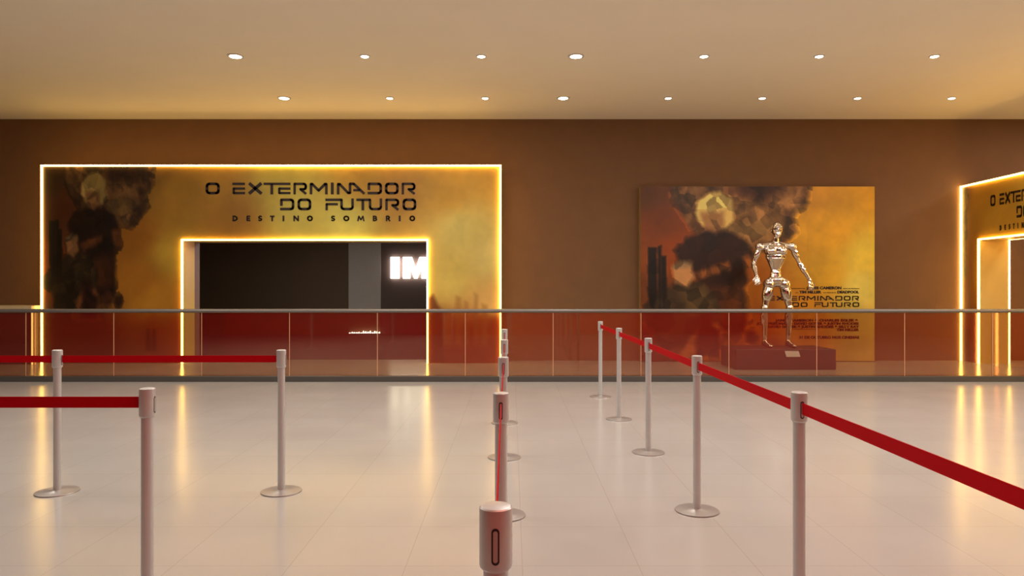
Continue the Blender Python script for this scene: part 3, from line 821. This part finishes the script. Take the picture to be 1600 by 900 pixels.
centre = [(PX(774.7, 1.40), 1.40), (-0.046, 2.92), (-0.054, 4.44), (-0.065, 5.96), (-0.080, 7.49)]
right = [(1.205, 1.40), (1.199, 2.94), (1.190, 4.53), (1.189, 6.14), (1.170, 7.70), (1.168, 9.30)]
cl = ['nearest silver post of the middle queue row, its head large at the bottom edge',
      'second silver stanchion of the middle row, thin red belt running down from its head',
      'third silver stanchion of the middle row, mostly hidden behind the second',
      'fourth silver stanchion of the middle row, only its head showing above nearer ones',
      'farthest silver stanchion of the middle row, small head just below the handrail']
rl = ['nearest silver stanchion of the right-hand row, outside the right frame edge',
      'large silver stanchion of the right-hand row, its foot below the frame',
      'silver stanchion of the right-hand row, nearest one with its round base in view',
      'silver stanchion in the middle of the right-hand row, third from its far end',
      'silver stanchion next to the farthest one in the right-hand row',
      'farthest and smallest silver stanchion of the right-hand row where the belt starts']
GA, GB, GC = 'stanchions of the middle row', 'stanchions of the right-hand row', 'stanchions of the left-hand rows'
s0.location = (centre[0][0], centre[0][1], 0); s0['label'] = cl[0]; s0['group'] = GA
s0.rotation_euler = (0, 0, 0.0)
for k in range(1, 5): dup(s0, (centre[k][0], centre[k][1], 0), cl[k], GA)
for k in range(1, 6): dup(s0, (right[k][0], right[k][1], 0), rl[k], GB)
left = [((-1.580, 3.05), 'large silver stanchion at left with its foot below the frame, ending the nearer red belt'),
        ((-3.197, 4.95), 'silver stanchion at far left with red belt on both sides of its head'),
        ((-1.625, 4.96), 'silver stanchion left of centre ending the farther red belt, base in view')]
s1.location = (left[0][0][0], left[0][0][1], 0); s1['label'] = left[0][1]; s1['group'] = GC
for (x, y), lb in left[1:]: dup(s1, (x, y, 0), lb, GC)

# belts
def belt(p, q, label, group, sag=0.0, z=0.932, h=0.048, zb=None):
    p = Vector((p[0], p[1], 0)); q = Vector((q[0], q[1], 0)); d = (q - p); L_ = d.length; d /= L_
    a = p + d*0.0345; b = q - d*0.0345; n = Vector((-d.y, d.x, 0))*0.0016
    bm = B(); K = 16; rings = []
    for k in range(K + 1):
        t = k / K; c = a.lerp(b, t); zz = z - sag*4*t*(1-t)
        rings.append([bm.verts.new((c.x + s*n.x, c.y + s*n.y, zz + e_*h/2)) for s, e_ in ((-1,-1),(1,-1),(1,1),(-1,1))])
    for r0, r1 in zip(rings, rings[1:]):
        for j in range(4): bm.faces.new((r0[j], r0[(j+1) % 4], r1[(j+1) % 4], r1[j]))
    bm.faces.new(rings[0]); bm.faces.new(rings[-1][::-1])
    return tag(obj('barrier_belt', bm, M['belt']), label, 'belt', group)
G1, G2, G3 = 'red belts of the left-hand rows', 'red belts of the middle row', 'red belts of the right-hand row'
belt((-3.16, 3.05), left[0][0], 'red belt of the nearer left row entering the frame at left', G1, z=0.938)
belt(left[1][0], left[2][0], 'long red belt between the two stanchions of the farther left row', G1, z=0.935)
belt((-4.77, 4.95), left[1][0], 'short red belt at the left frame edge in the farther left row', G1, z=0.935)
ml = ['thin red belt seen edge-on between the nearest and second middle stanchions', 'red belt seen edge-on between the second and third middle stanchions',
      'red belt seen edge-on between the third and fourth middle stanchions', 'red belt seen edge-on between the two farthest middle stanchions']
for k in range(4): belt(centre[k], centre[k+1], ml[k], G2, z=0.932, sag=0.0)
rr = ['wide nearest red belt of the right row, running out of the right edge', 'second nearest red belt of the right row, left of the large stanchion',
      'middle red belt of the right row', 'second farthest red belt of the right row', 'farthest shortest red belt of the right row']
for k in range(5): belt(right[k], right[k+1], rr[k], G3, z=0.934)

# the posts just outside the frame that the cut-off belts run to
dup(s1, (-3.16, 3.05, 0), 'silver stanchion outside the left edge where the nearer belt ends', GC)
dup(s1, (-4.77, 4.95, 0), 'silver stanchion outside the left edge where the farther belt ends', GC)
dup(s0, (right[0][0], right[0][1], 0), rl[0], GB)

# counter behind the viewer, reflected in the glass
bm = B(); box(bm, -9.0, 8.5, -0.95, -0.35, 0, 1.0)
tag(obj('reception_counter', bm, M['red_tile']), 'long red tiled counter behind the viewpoint, only its reflection showing in the glass', 'counter')

# ------------------------------------------------------------------ lights
def area(name, loc, size, energy, col, rot=(0, 0, 0), sy=None, spread=None):
    l = bpy.data.lights.new(name, 'AREA'); l.energy = energy; l.color = col; l.size = size
    if sy: l.shape = 'RECTANGLE'; l.size_y = sy
    if spread: l.spread = spread
    o = bpy.data.objects.new(name, l); C.objects.link(o); o.location = loc; o.rotation_euler = rot
    return o
def spot(name, loc, energy, col, ang=110, blend=0.8, rad=0.05):
    l = bpy.data.lights.new(name, 'SPOT'); l.energy = energy; l.color = col; l.spot_size = math.radians(ang); l.spot_blend = blend
    l.shadow_soft_size = rad
    o = bpy.data.objects.new(name, l); C.objects.link(o); o.location = loc
    return o
WARM = (1.0, 0.90, 0.77)
for d, pxs in rows:
    for px in pxs:
        spot('downlight_beam', (PX(px, d), d, ZC - 0.03), 36 if d < 11 else 14, WARM, 120)
for d, en in ((7.9, 80), (5.5, 62), (3.0, 26)):
    for x, k in ((-6.5, .92), (-2.6, 1.0), (1.2, 1.0), (5.0, 1.15), (8.8, 1.2)):
        area('unseen_row_light', (x, d, ZC - 0.03), 1.2, en * k, (1.0, 0.945, 0.89))  # broad area lamps standing in for the unseen downlight rows overhead
area('red_bounce_fill', (2.6, 1.0, ZC - 0.05), 6.0, 125, (1.0, 0.30, 0.22), sy=2.0)  # unseen lamp added for the pink bounce over the near floor
area('corridor_fill', (-4.9, 17.0, 3.5), 1.2, 100, (1.0, 0.95, 0.90))  # added lamp, kept out of view above the doorway, brightens the corridor

area('portal_back_fill', (11.0, 11.6, ZC - 0.05), 1.0, 80, (1.0, 0.85, 0.70))  # unseen lamp added to brighten the space behind the right portal
wd = bpy.data.worlds.new('World'); S.world = wd; wd.use_nodes = True
wd.node_tree.nodes['Background'].inputs[0].default_value = (0.6, 0.42, 0.3, 1)
wd.node_tree.nodes['Background'].inputs[1].default_value = 0.02

# ------------------------------------------------------------------ camera
cam = bpy.data.cameras.new('camera'); co = bpy.data.objects.new('camera', cam); C.objects.link(co)
cam.sensor_width = 36.0; cam.lens = 36.0 * F / 1600.0
cam.shift_y = 1.0 / 1600.0
cam.clip_start = 0.05
co.location = (0, 0, EYE); co.rotation_euler = (PI/2, 0, 0)
S.camera = co
S.view_settings.view_transform = 'Standard'
S.view_settings.look = 'None'
S.view_settings.exposure = 0.0
